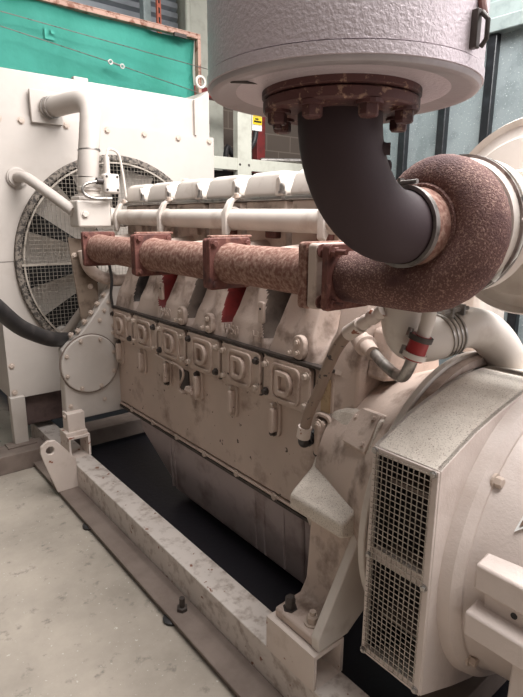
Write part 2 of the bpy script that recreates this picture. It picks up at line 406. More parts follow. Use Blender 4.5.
# black placard with a thin pipe loop
obj('placard', prism(NB(), rrect(2.19, .735, .085, .105, .012), 'x', 1.286, 1.293), boltd, en, label='black placard under the third cover')
obj('drain_loop', tube(NB(), spline([(1.27, 2.44, .815), (1.265, 2.3, .812), (1.262, 2.18, .806), (1.262, 2.155, .77), (1.262, 2.20, .70), (1.262, 2.17, .68), (1.262, 2.11, .70), (1.262, 2.08, .715)]), .006, 8), crank, en)
b = NB(); lathe(b, (1.25, 2.10, .72), (0, -1, 0), [(0, .018), (.05, .018)], 6); cyl(b, (1.25, 2.10, .72), (1.29, 2.10, .72), .012); obj('union', b, crank, en)
# paint stains run down the case
# upper casting: shelf, ribs and valleys as one surface
b = NB(); ny, nz = 520, 40; y0, y1 = 1.17, 2.97
grid = []
def sstep(a, b_, x):
    t = max(0, min(1, (x-a)/(b_-a))); return t*t*(3-2*t)
gapc = [(YC[i]+YC[i+1])/2 for i in range(5)]+[YC[0]+.1425, YC[5]-.1425]
def surf(y, v):
    z = .995+.40*v
    x = 1.292+(.02*v/.25 if v < .25 else .02+.17*(v-.25)/.75)
    dmin = 9
    for gi, gc in enumerate(gapc):
        sh_ = .02*math.sin(gi*2.1)
        d = abs(y-(gc+sh_*v)); dmin = min(dmin, d)
    hw = .003+.11*max(0, v-.10)+.012*math.sin(v*9)*v*2
    dep = (1-sstep(hw*.8, hw*.8+.026, dmin))*(.012+.15*min(1, max(0, v-.05)*2.5))
    # rounded crown of each rib and a shallow secondary valley
    k = min(range(6), key=lambda q: abs(y-YC[q])); u = (y-YC[k])/.1425
    x -= .06*sstep(.2, .7, v)*math.exp(-((u+.35)/.28)**2)
    x -= .035*sstep(.3, .8, v)*math.exp(-((u-.45)/.22)**2)
    return x+dep, dep
deps = {}
for i in range(ny+1):
    y = y0+(y1-y0)*i/ny; row = []
    for j in range(nz+1):
        v = j/nz; x, d = surf(y, v); vv = b.verts.new((x, y, .995+.40*v)); deps[vv] = (d, y, v); row.append(vv)
    grid.append(row)
for i in range(ny):
    for j in range(nz):
        f = b.faces.new((grid[i][j], grid[i+1][j], grid[i+1][j+1], grid[i][j+1]))
        d, y, v = deps[grid[i][j]]
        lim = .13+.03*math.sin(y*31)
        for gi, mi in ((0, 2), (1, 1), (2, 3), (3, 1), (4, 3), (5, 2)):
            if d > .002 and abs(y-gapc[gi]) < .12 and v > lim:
                f.material_index = 2 if (mi == 1 and v > .80) else mi  # dark valley faces: recess shade put into the colour; red is old paint
back = [[b.verts.new((1.66, y0+(y1-y0)*i/ny, z)) for z in (.995, 1.395)] for i in (0, ny)]
b.faces.new([r[0] for r in grid]+[back[1][0], back[0][0]][0:2]); b.faces.new([r[-1] for r in grid][::-1]+[back[0][1], back[1][1]])
b.faces.new(grid[0]+[back[0][1], back[0][0]]); b.faces.new(grid[-1][::-1]+[back[1][0], back[1][1]]); b.faces.new((back[0][0], back[0][1], back[1][1], back[1][0]))
obj('upper_crankcase', b, castm, en, mats=[redp, boltd, mat('valley_shade_casting', (112,98,88), (78,66,60), 14, .45, .65, .7, bump=.5, bscale=80)], sharp=60)
# cast shelf line above the covers
obj('shelf_edge', box(NB(), 1.272, 1.30, 1.2, 2.97, .998, 1.008), boltd, en, label='dark ledge over the D covers')
# round cast bosses with bolts
for y in (2.22, 1.985, 1.40):
    b = NB(); prism(b, rrect(y-.03, 1.055, .06, .09, .028), 'x', 1.276, 1.30)
    c = obj('boss', b, castm, en, bevel=.004)
    bolt(c, (1.274, y-.03, 1.075), (-1, 0, 0), .009, .01); bolt(c, (1.274, y-.03, 1.035), (-1, 0, 0), .009, .01); bolt(c, (1.274, y+.01, 1.03), (-1, 0, 0), .008, .012)
def small_tab(y):
    b = NB(); prism(b, rrect(y, 1.15, .034, .085, .008), 'x', 1.288, 1.302)
    c = obj('lifting_tab', b, castm, en, bevel=.003)
    obj('hole', lathe(NB(), (1.2865, y, 1.165), (1, 0, 0), [(0, .005), (.002, .005)], 12), black, c)
small_tab(1.60); small_tab(2.40)
# embossed casting marks
def text(parent, s, loc, size, m, rot, name='cast_mark', ext=.002):
    cu = bpy.data.curves.new(name, 'FONT'); cu.body = s; cu.size = size; cu.extrude = ext; cu.align_x = 'CENTER'
    o = bpy.data.objects.new(name+'_tmp', cu); C.objects.link(o)
    dg = bpy.context.evaluated_depsgraph_get(); me = bpy.data.meshes.new_from_object(o.evaluated_get(dg))
    bpy.data.objects.remove(o); me.materials.clear(); me.materials.append(m)
    t = bpy.data.objects.new(name, me); C.objects.link(t); t.rotation_euler = rot; t.parent = parent; t.location = V(loc)-WL[parent]; WL[t] = V(loc)
    t['label'] = 'embossed casting mark ' + s
for y, s_ in ((1.80, 'H50'), (1.62, 'HF'), (2.36, 'H50')):
    text(en, s_, (1.292, y, 1.03), .06, castm, (PI/2, 0, -PI/2))
# cylinder heads, rocker covers
for i, yc in enumerate(YC):
    b = NB(); box(b, 1.40, 1.70, yc-.125, yc+.125, 1.36, 1.575)
    h = obj('cylinder_head', b, castm, en, bevel=.008)
    obj('port_stub', cyl(NB(), (1.10, yc, 1.355), (1.42, yc, 1.375), .042, 16, .05), castm, h)
    b = NB(); box(b, 1.375, 1.41, yc-.10, yc-.03, 1.43, 1.50); obj('port_cover', b, rustd if i > 2 else castm, h, bevel=.006)
    obj('injector_rail', box(NB(), 1.372, 1.70, yc-.132, yc+.132, 1.575, 1.588), steel, h, bevel=.002)
    # rocker cover: sloping faces, domed top, wedge to the next
    b = NB(); L_ = []
    for (x0, x1, ya, yb, z) in ((1.385, 1.70, -.132, .128, 1.588), (1.387, 1.70, -.130, .126, 1.612), (1.40, 1.69, -.108, .118, 1.665), (1.425, 1.66, -.085, .10, 1.688)):
        L_.append([b.verts.new(p) for p in ((x0, yc+ya, z), (x1, yc+ya, z), (x1, yc+yb, z), (x0, yc+yb, z))])
    b.faces.new(L_[0]); b.faces.new(L_[-1][::-1])
    for A, B in zip(L_, L_[1:]):
        for k in range(4): b.faces.new((A[k], A[(k+1) % 4], B[(k+1) % 4], B[k]))
    rc = obj('rocker_cover', b, cream, en, bevel=.014, seg=3)
    b = NB(); prism(b, [(yc-.135, 1.59), (yc-.095, 1.59), (yc-.10, 1.655), (yc-.118, 1.665), (yc-.13, 1.64)], 'x', 1.37, 1.40); obj('hold_down_rib', b, cream, rc, bevel=.005)
    bolt(rc, (1.378, yc-.128, 1.60), (0, 0, 1), .011, .035, steel)
    bolt(rc, (1.40, yc+.02, 1.60), (-1, 0, 0), .009, .012, boltl)
bolt(en, (1.55, YC[1], 1.69), (0, 0, 1), .02, .02, cream, 'filler_cap')

# gear case at the front
gy = 2.96
b = NB(); prism(b, [(.955, .36), (.962, .78), (1.00, .815), (1.06, .85), (1.119, .911), (1.277, 1.117), (1.33, 1.117), (1.72, 1.117), (1.80, .8), (1.80, .36)], 'y', gy, gy+.07)
gc = obj('gear_case', b, panelm, en, bevel=.006)
b = NB(); lathe(b, (1.115, gy-.018, .685), (0, 1, 0), [(0, .166), (.004, .170), (.02, .170)], 48)
rc = obj('round_cover', b, panelm, gc, bevel=.002)
for k in range(8):
    a = 2*PI*k/8+.35; bolt(rc, (1.115+.150*math.cos(a), gy-.018, .685+.150*math.sin(a)), (0, -1, 0), .010, .010)
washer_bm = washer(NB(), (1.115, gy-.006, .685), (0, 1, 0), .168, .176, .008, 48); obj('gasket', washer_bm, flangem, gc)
for k in range(7):
    f = k/6; bolt(gc, (1.03+.25*f, gy+.03, .845+.29*f-(.03 if k else 0)+.012), (-.75, 0, .65), .013, .016)
for p in ((1.19, .93), (1.25, 1.03), (1.27, .89), (.985, .45), (.985, .40), (1.19, .45), (1.22, .985)): bolt(gc, (p[0], gy, p[1]), (0, -1, 0), .010, .010)
obj('front_foot', box(NB(), .945, 1.045, 2.915, 3.0, .31, .42), portm, en, bevel=.004)
obj('foot_pad', box(NB(), .925, 1.05, 2.90, 3.01, .29, .312), portm, en, bevel=.003)
bolt(en, (.94, 2.94, .40), (-1, 0, 0), .012, .01)

# flywheel housing at the rear
b = NB(); lathe(b, (EX, 0, EZ), (0, 1, 0), [(.80, .30), (.80, .452), (.83, .452), (.832, .43), (.87, .425), (.93, .395), (1.0, .365), (1.1, .325), (1.2, .29), (1.2, .20)], 72)
fh = obj('flywheel_housing', b, castm, en, sharp=30)
b = NB(); washer(b, (EX, .832, EZ), (0, 1, 0), .43, .462, .022, 72); obj('housing_flange', b, cream, fh, bevel=.003)
# side casting with shelf
b = NB(); rings = []
for y, dxx, zs in ((.925, 0, 0), (1.0, .045, -.02), (1.08, .08, -.04), (1.15, .11, -.08)):
    P_ = [(1.05, .60), (1.05, .648), (1.075, .656), (1.105+dxx, .672), (1.135+dxx, .74+zs/2), (1.15+dxx, .84+zs), (1.20+dxx, .93+zs), (1.45, .95+zs), (1.45, .45), (1.2, .45), (1.13, .575)]
    rings.append([b.verts.new((x, y if y < 1 else y+(min(x, 1.27)-1.05)*.42*(y-1)/.15, z)) for x, z in P_])
b.faces.new(rings[0]); b.faces.new(rings[-1][::-1])
for A, B in zip(rings, rings[1:]):
    for k in range(11): b.faces.new((A[k], A[(k+1) % 11], B[(k+1) % 11], B[k]))
obj('side_casting', b, dusty, fh, bevel=.010, seg=3)
# inspection plate on the shoulder
nrm = V((-.80, .30, .52)).normalized(); ctr = V((1.205, 1.0, .875))
tz = nrm.cross(V((0, 1, 0))).normalized()*-1
if tz.z < 0: tz = -tz
ty = tz.cross(nrm).normalized()
if ty.y < 0: ty = -ty
b = NB()
outl = [(-.062, -.050), (.066, -.062), (.066, .062), (-.03, .068), (-.060, .044), (-.068, 0)]
A = [b.verts.new(ctr+ty*(-u)+tz*w_) for u, w_ in outl]; B = [b.verts.new(ctr+nrm*.008+ty*(-u)+tz*w_) for u, w_ in outl]
b.faces.new(A); b.faces.new(B[::-1])
for i in range(6): b.faces.new((A[i], B[i], B[(i+1) % 6], A[(i+1) % 6]))
ip = obj('timing_plate', b, castm, fh, bevel=.003)
for u, w_ in ((.045, .043), (.045, -.04), (-.043, .035)): bolt(ip, ctr+nrm*.008+ty*(-u)+tz*w_, nrm, .008, .006, castm)
b = NB()
A = [b.verts.new(ctr-nrm*.06+ty*(-u*1.1)+tz*w_*1.1) for u, w_ in outl]; B = [b.verts.new(ctr+ty*(-u*1.08)+tz*w_*1.08) for u, w_ in outl]
b.faces.new(A); b.faces.new(B[::-1])
for i in range(6): b.faces.new((A[i], B[i], B[(i+1) % 6], A[(i+1) % 6]))
obj('plate_boss', b, castm, fh, bevel=.006)
# rear foot: base, upright web and triangular gusset
ft = obj('rear_foot', prism(NB(), [(.952, .281), (.952, .312), (1.06, .318), (1.085, .36), (1.10, .60), (1.17, .60), (1.17, .33), (1.10, .281)], 'y', .93, 1.10), castm, en, bevel=.006)
obj('gusset', prism(NB(), [(.950, .281), (.946, .325), (1.075, .545), (1.105, .597), (1.25, .60), (1.25, .40), (1.20, .36), (1.11, .305), (1.075, .281)], 'y', .902, .932), cream, ft, bevel=.005)
obj('mount_bolt', lathe(NB(), (.985, 1.065, .31), (0, 0, 1), [(0, .024), (.006, .024), (.007, .017), (.04, .017), (.046, .012)], 6), boltd, ft, label='dark mounting bolt')
b = NB(); lathe(b, (.995, .975, .312), (0, 0, 1), [(0, .026), (.006, .026)], 24); lathe(b, (.995, .975, .318), (0, 0, 1), [(0, .019), (.02, .019), (.024, .015)], 6); cyl(b, (.995, .975, .34), (.995, .975, .354), .010)
obj('mount_bolt', b, boltl, ft, label='cream painted mounting bolt')
# rear end plate behind the hose
b = NB(); prism(b, [(1.295, .60), (1.295, 1.05), (1.33, 1.22), (1.40, 1.30), (1.70, 1.30), (1.70, .60)], 'y', 1.10, 1.22)
rp = obj('rear_end_plate', b, castm, en, bevel=.01)
obj('rear_cover', prism(NB(), [(1.33, 1.0), (1.36, 1.16), (1.60, 1.2), (1.65, .95)], 'y', 1.02, 1.10), castm, rp, bevel=.012)
obj('faded_tag', box(NB(), 1.286, 1.293, 1.215, 1.255, .80, .97), tagm, en, label='faded yellowish identification strip')
# slotted lug at the rear beside the hose elbow
SY, SZ = 1.228, .762
obj('slot_rim', ringprism(NB(), rrect(SY, SZ, .085, .17, .03), rrect(SY, SZ, .06, .145, .022), 'x', 1.266, 1.280), crank, en, bevel=.003)
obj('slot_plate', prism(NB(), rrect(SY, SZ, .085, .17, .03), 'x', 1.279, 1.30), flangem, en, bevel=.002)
o = obj('bridge_piece', prism(NB(), rrect(SY-.004, SZ, .026, .12, .012), 'x', 1.236, 1.279), crank, en, bevel=.006)
bolt(o, (1.250, SY, SZ+.05), (-1, 0, 0), .015, .012, boltl); bolt(o, (1.250, SY, SZ-.055), (-1, 0, 0), .012, .012, boltd)

# ------------------------------------------------------------------ exhaust manifold
MX, MZ = 1.06, 1.358
mf = root('exhaust_manifold', 'rusty brown exhaust manifold running along the engine side below the water rail', 'manifold', (MX, 1.9, MZ))
JY = [2.57, 2.04, 1.50, 1.03]
for ya, yb in zip(JY, JY[1:]):
    obj('pipe_section', tube(NB(), [(MX, ya, MZ), (MX, ya-.06, MZ), (MX, ya-.1, MZ), (MX, yb+.06, MZ-.002), (MX, yb+.02, MZ-.002)], [.070, .066, .064, .066, .072], 32), rust, mf)
def sqflange(y, parent, m, s=.165, t=.018, nm='flange'):
    o = obj(nm, prism(NB(), rrect(MX, MZ, s, s, .012), 'y', y-t, y), m, parent, bevel=.003)
    return o
for k, y in enumerate(JY):
    if k in (1, 2):
        o = sqflange(y+.022, mf, rustd); sqflange(y-.002, mf, rustd, .17, .022)
        for sx in (1, -1):
            for sz in (1, -1): bolt(o, (MX+sx*.066, y-.024, MZ+sz*.066), (0, -1, 0), .011, .012, rustd)
        obj('top_cap', box(NB(), MX-.07, MX+.10, y-.012, y+.014, MZ+.083, MZ+.092), rust, mf, bevel=.003)
    elif k == 0:
        o = sqflange(y+.03, mf, rustd, .165, .026)
        for sx in (1, -1):
            for sz in (1, -1): bolt(o, (MX+sx*.066, y+.004, MZ+sz*.066), (0, -1, 0), .010, .008, rustd)
for y in YC[1:]:
    obj('port_branch', cyl(NB(), (MX, y, MZ), (MX+.09, y, MZ+.003), .048, 16), rust, mf)
o = sqflange(1.05, mf, rust, .175, .03); 
o = sqflange(1.015, mf, castm, .17, .03, 'spacer'); o['label'] = 'pale spacer block between flanges'
o2 = sqflange(.965, mf, rustd, .17, .02)
for sx in (1, -1):
    for sz in (1, -1):
        obj('stud', cyl(NB(), (MX+sx*.066, 1.06, MZ+sz*.066), (MX+sx*.066, .90, MZ+sz*.066), .007, 10), rustd, o2)
        bolt(o2, (MX+sx*.066, .945, MZ+sz*.066), (0, -1, 0), .013, .014, rustd)
        bolt(o2, (MX+sx*.066, .983, MZ+sz*.066), (0, 1, 0), .013, .012, rustd)

# ------------------------------------------------------------------ turbocharger
TY, TZ, TX = .735, 1.487, 1.10
tb = root('turbocharger', 'turbocharger with speckled rusty scroll and cream compressor side', 'turbocharger', (TX, TY, TZ))
path = []; rad = []
fl = (TX-.04, .90, MZ)
path += [V((MX, .945, MZ)), V((MX+.002, .90, MZ)), V((MX+.01, .84, MZ+.002))]; rad += [.066, .067, .069]
for k in range(0, 31):
    a = math.radians(-95-k*345/30*-1 if False else 0)
    th = math.radians(-80+k*330/30)      # measured from straight down, turning toward -Y then up
    f = k/30
    R_ = .128-.045*f; r_ = .070-.030*f
    # th=-90deg -> below; positions in (y,z)
    ang = math.radians(-90)-math.radians(k*330/30)
    path.append(V((TX-.018+.02*min(1, f*4), TY+R_*math.cos(ang)+.0, TZ+R_*math.sin(ang)))); rad.append(r_)
obj('turbine_scroll', tube(NB(), path, rad, 28), rustt, tb, sharp=80)
b = NB(); lathe(b, (TX-.06, TY, TZ), (1, 0, 0), [(0, .07), (.0, .092), (.02, .10), (.04, .11), (.12, .115), (.12, .05)], 48); obj('turbine_hub', b, rustt, tb)
b = NB(); washer(b, (TX+.02, TY, TZ), (1, 0, 0), .05, .150, .055, 56); obj('turbine_backplate', b, rustt, tb, bevel=.015, seg=3)
b = NB(); washer(b, (TX-.106, TY, TZ), (1, 0, 0), .074, .085, .05, 48); obj('outlet_collar', b, rust, tb, bevel=.003)
b = NB(); washer(b, (TX-.118, TY, TZ), (1, 0, 0), .080, .088, .014, 48); cyl(b, (TX-.112, TY+.03, TZ+.092), (TX-.112, TY-.03, TZ+.094), .005, 10); box(b, TX-.117, TX-.104, TY+.01, TY+.018, TZ+.08, TZ+.102)
obj('band_clamp', b, steel, tb)
b = NB(); lathe(b, (TX+.075, TY, TZ), (1, 0, 0), [(0, .10), (0, .152), (.02, .160), (.09, .160), (.125, .145), (.15, .11), (.15, .06)], 64); ch = obj('compressor_housing', b, cream, tb, sharp=45)
for dx in (.015, .03): obj('clamp_band', washer(NB(), (TX+.075+dx, TY, TZ), (1, 0, 0), .158, .165, .006, 64), steel, ch)
b = NB(); cyl(b, (TX+.10, TY-.155, TZ+.01), (TX+.10, TY-.150, TZ+.065), .007, 10); bolt_c = obj('toggle_bolt', b, steel, ch)
bolt(ch, (TX+.10, TY-.163, TZ+.012), (0, -1, 0), .010, .012, steel)
obj('tie_strip', tube(NB(), [(TX+.10, TY-.165, TZ-.01), (TX+.10, TY-.150, TZ-.06), (TX+.09, TY-.11, TZ-.12)], .006, 6), white, ch, label='white strap')
# air intake dish beyond
ai = root('air_intake', 'large cream dished air intake behind the turbocharger', 'air intake', (1.45, .70, 1.52))
b = NB(); lathe(b, (1.36, .68, 1.51), (1, 0, 0), [(-.02, .05), (-.02, .11), (.04, .12), (.06, .20), (.075, .21), (.085, .235), (.075, .250), (.09, .256), (.11, .256), (.14, .23), (.14, .05)], 72); obj('dish', b, cream, ai, sharp=40)
b = NB(); lathe(b, (1.30, .70, 1.51), (1, 0, 0), [(-.08, .05), (-.08, .09), (.03, .09), (.07, .10), (.07, .05)], 48); obj('neck', b, cream, ai)
obj('inlet_tube', tube(NB(), [(1.28, .62, 1.51), (1.32, .50, 1.53), (1.42, .30, 1.56)], .075, 32), cream, ai)
obj('wing_clip', tube(NB(), [(1.38, .55, 1.61), (1.37, .50, 1.60), (1.36, .46, 1.585)], .008, 8), steel, ai)

# ------------------------------------------------------------------ exhaust elbow and silencer
PX, PY = .778, TY
el = root('exhaust_elbow', 'dark primer exhaust elbow between turbocharger and silencer', 'pipe', (PX, PY, 1.6))
R_ = .20; pth = [(TX-.10, PY, TZ), (PX+R_, PY, TZ)]
pth += [(PX+R_-R_*math.sin(a), PY, TZ+R_-R_*math.cos(a)) for a in [PI/2*k/14 for k in range(1, 15)]]+[(PX, PY, 1.80)]
obj('pipe', tube(NB(), pth, .078, 48), plum, el)
b = NB(); tube(b, [(PX+.06, PY-.04, 1.60), (PX+.085, PY-.052, 1.60)], .013, 12); obj('sensor_boss', b, plum, el)
b = NB(); lathe(b, (PX+.045, PY-.062, 1.628), (.6, -.8, 0), [(-.02, .016), (0, .016), (.01, .011), (.018, .011)], 12); obj('sensor_boss', b, plum, el)
ef = obj('pipe_flange', lathe(NB(), (PX, PY, 1.690), (0, 0, 1), [(0, .07), (0, .138), (.004, .142), (.018, .142), (.021, .138)], 64), plumfl, el)
si = root('silencer', 'hammered silver cylindrical silencer hanging above the dark elbow', 'silencer', (PX, PY, 1.8))
sf = obj('inlet_flange', lathe(NB(), (PX, PY, 1.7125), (0, 0, 1), [(0, .07), (0, .140), (.003, .144), (.022, .144), (.025, .140), (.025, .07)], 64), plumfl, si)
for k in range(8):
    a = 2*PI*k/8+math.radians(21); p = (PX+.120*math.cos(a), PY+.120*math.sin(a))
    bolt(ef, (p[0], p[1], 1.690), (0, 0, -1), .0175, .024, plumfl)
    if k == 3: obj('stud', cyl(NB(), (p[0], p[1], 1.670), (p[0], p[1], 1.660), .008, 10), plumfl, ef)
SR = .240
obj('end_cap', lathe(NB(), (PX, PY, 1.717), (0, 0, 1), [(.0205, .10), (.0185, .139), (.002, SR-.018), (0, SR-.010), (.002, SR-.003), (.007, SR), (.025, SR), (.030, SR-.004)], 96), silverb, si, label='grey domed bottom cap')
obj('cap_band', lathe(NB(), (PX, PY, 1.725), (0, 0, 1), [(0, SR-.01), (.002, SR+.003), (.019, SR+.003), (.019, SR-.01)], 96), silver, si)
obj('shell', lathe(NB(), (PX, PY, 1.746), (0, 0, 1), [(0, SR-.01), (0, SR+.001), (.95, SR+.001), (.98, SR-.02), (.98, .1)], 96), silver, si)
obj('outlet_stack', cyl(NB(), (PX, PY, 2.8), (PX, PY, 3.2), .09, 32), silver, si)
obj('cap_seam', tube(NB(), [(PX-.225, PY+.03, 1.718), (PX-.12, PY+.05, 1.734)], .003, 6), boltd, si)
# toggle latch on the near right of the shell
ang = math.radians(-84); cx0, cy0 = PX+(SR+.006)*math.cos(ang), PY+(SR+.006)*math.sin(ang)
dx, dy = math.cos(ang), math.sin(ang)
b = NB(); box(b, cx0-.006, cx0+.006, cy0-.006, cy0+.006, 1.752, 1.805)
tube(b, [(cx0+.01*dx, cy0+.01*dy, 1.752), (cx0+.018*dx, cy0+.018*dy, 1.762), (cx0+.018*dx, cy0+.018*dy, 1.788), (cx0+.008*dx, cy0+.008*dy, 1.80)], .004, 8)
obj('latch', b, boltd, si, bevel=.002, label='dark toggle latch')
obj('hanger_rod', tube(NB(), [(cx0+.012, cy0-.004, 1.80), (cx0+.05, cy0+.08, 2.05)], .006, 8), rustd, si)

# ------------------------------------------------------------------ charge air duct, oil pipe, hoses
du = root('charge_air_duct', 'cream air duct elbow with wire clamps under the turbocharger', 'duct', (1.35, .9, 1.2))
obj('elbow', tube(NB(), spline([(1.21, .875, 1.335), (1.21, .875, 1.28), (1.213, .875, 1.225), (1.235, .868, 1.185), (1.29, .85, 1.175), (1.36, .833, 1.188)], 6), .062, 36), cream, du)
obj('collar', washer(NB(), (1.21, .875, 1.282), (0, 0, 1), .056, .068, .026, 40), cream, du, bevel=.004)
for k in range(4): obj('wire_clamp', washer(NB(), (1.325+.014*k, .842-.003*k, 1.181+.003*k), (1, -.22, .18), .061, .067, .005, 40), steel, du)
b = NB(); cyl(b, (1.30, .815, 1.255), (1.40, .80, 1.262), .006, 10); box(b, 1.325, 1.333, .80, .83, 1.24, 1.27); box(b, 1.365, 1.373, .79, .82, 1.245, 1.275); obj('clamp_bolt', b, steel, du)
obj('duct', tube(NB(), spline([(1.36, .833, 1.188), (1.43, .82, 1.198), (1.51, .80, 1.178), (1.58, .775, 1.11), (1.63, .76, 1.02), (1.65, .755, .93)], 6), .060, 36), cream, du)
b = NB(); box(b, 1.80, 2.0, .98, 1.22, 1.02, 1.28)
ac = obj('aftercooler', b, cream, None, bevel=.03, seg=3); tag(ac, 'pale cream cooler casing with a bolted rim behind the air duct', 'cooler')
for k in range(5): bolt(ac, (1.82, 1.01+k*.045, 1.281), (0, 0, 1), .008, .008, boltl)
op = root('oil_drain_pipe', 'cream oil drain pipe with a clamped red hose joint', 'pipe', (1.19, .85, 1.15))
obj('upper_pipe', tube(NB(), [(1.17, .765, 1.33), (1.17, .775, 1.25), (1.165, .785, 1.20)], .018, 20), cream, op)
p0, p1 = V((1.165, .785, 1.215)), V((1.155, .80, 1.15))
obj('red_sleeve', tube(NB(), [p0, p1], .026, 24), redr, op, label='red silicone sleeve')
d = (p1-p0).normalized()
for f in (.08, .80):
    c = p0+(p1-p0)*f; w_ = obj('hose_clamp', washer(NB(), c-d*.005, d, .025, .031, .014, 32), cream if f > .5 else boltd, op)
    cc = c+V((-.02, .026, 0)); obj('clamp_screw', cyl(NB(), cc, cc+V((.012, -.0, .02)), .008, 10), steel, op)
obj('lower_pipe', tube(NB(), spline([(1.156, .80, 1.16), (1.155, .81, 1.125), (1.165, .835, 1.093), (1.19, .88, 1.087), (1.22, .95, 1.10), (1.27, 1.04, 1.12), (1.30, 1.09, 1.125)], 6), .016, 20), steel, op, label='bare grey lower pipe')
b = NB(); lathe(b, (1.24, 1.0, 1.113), (.45, .8, .15), [(0, .022), (.05, .026), (.055, .034), (.075, .034), (.08, .028), (.12, .03)], 24); obj('union_nut', b, castm, op)

bh = root('oil_hose', 'brown braided hose with peeling paint curving down the engine rear', 'hose', (1.17, 1.1, .8))
hp = spline([(1.155, .985, 1.21), (1.16, 1.03, 1.18), (1.175, 1.085, 1.125), (1.19, 1.135, 1.05), (1.20, 1.18, .96), (1.205, 1.228, .87), (1.205, 1.250, .80)], 7)
obj('hose', tube(NB(), hp, .0185, 20), braid, bh)
b = NB(); tube(b, [(1.15, .975, 1.215), (1.16, 1.03, 1.18)], .023, 20); obj('sleeve', b, portm, bh)
b = NB(); lathe(b, (1.148, .955, 1.228), (.0, -.8, .55), [(-.02, .019), (0, .021), (.012, .016), (.02, .022), (.035, .022), (.045, .016), (.055, .020), (.07, .02)], 12); obj('fitting', b, portm, bh)
b = NB(); tube(b, [(1.205, 1.247, .81), (1.205, 1.255, .768)], .024, 20); obj('sleeve', b, portm, bh)
obj('elbow_fitting', tube(NB(), spline([(1.205, 1.255, .770), (1.206, 1.256, .752), (1.215, 1.257, .745), (1.235, 1.262, .752), (1.285, 1.27, .765)]), .018, 16), blackr, bh, label='black elbow fitting')
for k in range(3): obj('nut', washer(NB(), (1.224+k*.013, 1.259+k*.002, .748+k*.004), (1, .1, .3), .014, .024, .008, 12), blackr, bh)

obj_b = tag(obj('coolant_hose', tube(NB(), spline([(-1.85, 1.6, 2.1), (-1.2, 1.7, 2.1), (-.4, 2.0, 1.95), (.30, 2.55, 1.42), (.50, 2.72, 1.21), (.608, 2.80, 1.09), (.72, 2.88, .97), (.82, 2.94, .90), (.93, 3.0, .845), (1.06, 3.1, .81), (1.15, 3.15, .80)], 8), .042, 28), blackr), 'thick black rubber hose entering from the left toward the round cover', 'hose')

# ------------------------------------------------------------------ water rail and thermostat housing
wp = root('water_rail', 'cream water rail pipe running above the rusty manifold', 'pipe', (1.35, 2.1, 1.505))
obj('pipe', tube(NB(), [(1.35, 3.0, 1.512), (1.35, 1.9, 1.503), (1.35, .98, 1.492)], .042, 32), cream, wp)
for y in (2.93, 2.42, 1.86, 1.30):
    b = NB(); washer(b, (1.35, y-.011, 1.505), (0, 1, 0), .040, .048, .022, 32)
    c = obj('saddle', b, cream, wp, bevel=.002)
    obj('strap', prism(NB(), [(1.30, 1.44), (1.315, 1.43), (1.33, 1.46), (1.33, 1.53), (1.345, 1.57), (1.385, 1.595), (1.375, 1.605), (1.33, 1.58), (1.30, 1.53)], 'y', y-.016, y+.016), cream, c, bevel=.004)
    bolt(c, (1.36, y-.01, 1.59), (0, 0, 1), .012, .018, boltl)
th = root('thermostat_housing', 'cream cast thermostat housing with a small control box in front of the fan', 'housing', (1.17, 2.98, 1.46))
obj('body', box(NB(), 1.095, 1.285, 2.93, 3.06, 1.455, 1.60), cream, th, bevel=.012, seg=3)
obj('top_plate', box(NB(), 1.11, 1.28, 2.935, 3.055, 1.60, 1.62), cream, th, bevel=.005)
obj('neck', tube(NB(), [(1.285, 2.99, 1.52), (1.31, 2.99, 1.515), (1.35, 2.985, 1.512)], [.055, .05, .046], 24), cream, th)
obj('hose_neck', lathe(NB(), (1.19, 2.99, 1.62), (0, 0, 1), [(0, .075), (.012, .075), (.014, .058), (.03, .058), (.032, .066), (.05, .066), (.052, .056), (.10, .056)], 32), cream, th)
bolt(th, (1.135, 2.93, 1.525), (0, -1, 0), .018, .012, cream)
cb = obj('control_box', box(NB(), 1.235, 1.325, 2.88, 2.93, 1.635, 1.74), cream, th, bevel=.012)
obj('gland', cyl(NB(), (1.20, 2.905, 1.70), (1.24, 2.905, 1.70), .018, 12), boltd, cb)
for dx_, dz_ in ((-.03, .035), (.03, .035), (-.03, -.035), (.03, -.035)): bolt(cb, (1.28+dx_, 2.88, 1.69+dz_), (0, -1, 0), .005, .004, boltd)
obj('spigot', cyl(NB(), (1.27, 2.92, 1.74), (1.27, 2.92, 1.83), .016, 14), cream, cb)
obj('cable', tube(NB(), spline([(1.21, 2.905, 1.70), (1.14, 2.91, 1.68), (1.125, 2.91, 1.64), (1.17, 2.90, 1.61), (1.28, 2.90, 1.61)]), .008, 8), steel, th)
obj('capillary', tube(NB(), spline([(1.27, 2.92, 1.83), (1.29, 2.92, 1.87), (1.34, 2.92, 1.85), (1.36, 2.92, 1.76), (1.375, 2.92, 1.62)]), .007, 8), cream, th)
tp = root('top_coolant_pipe', 'large cream bent coolant pipe from the radiator top down to the thermostat housing', 'pipe', (1.2, 3.2, 1.9))
pt = spline([(1.13, 3.43, 2.125), (1.16, 3.36, 2.13), (1.22, 3.2, 2.14), (1.245, 3.10, 2.125), (1.245, 3.04, 2.07), (1.225, 3.01, 1.97), (1.20, 2.995, 1.82), (1.19, 2.99, 1.72)], 7)
obj('pipe', tube(NB(), pt, .056, 32), panelm, tp)
obj('flange_plate', box(NB(), 1.04, 1.22, 3.395, 3.418, 2.04, 2.22), panelm, tp, bevel=.004)
for k in (0, 1): obj('hose_band', washer(NB(), (1.14+.012*k, 3.39-.03*k, 2.127), (.3, -.95, 0), .056, .061, .012, 32), steel, tp)
obj('hose_band', washer(NB(), (1.209, 3.0, 1.86), (0, .1, 1), .056, .060, .008, 32), steel, tp)
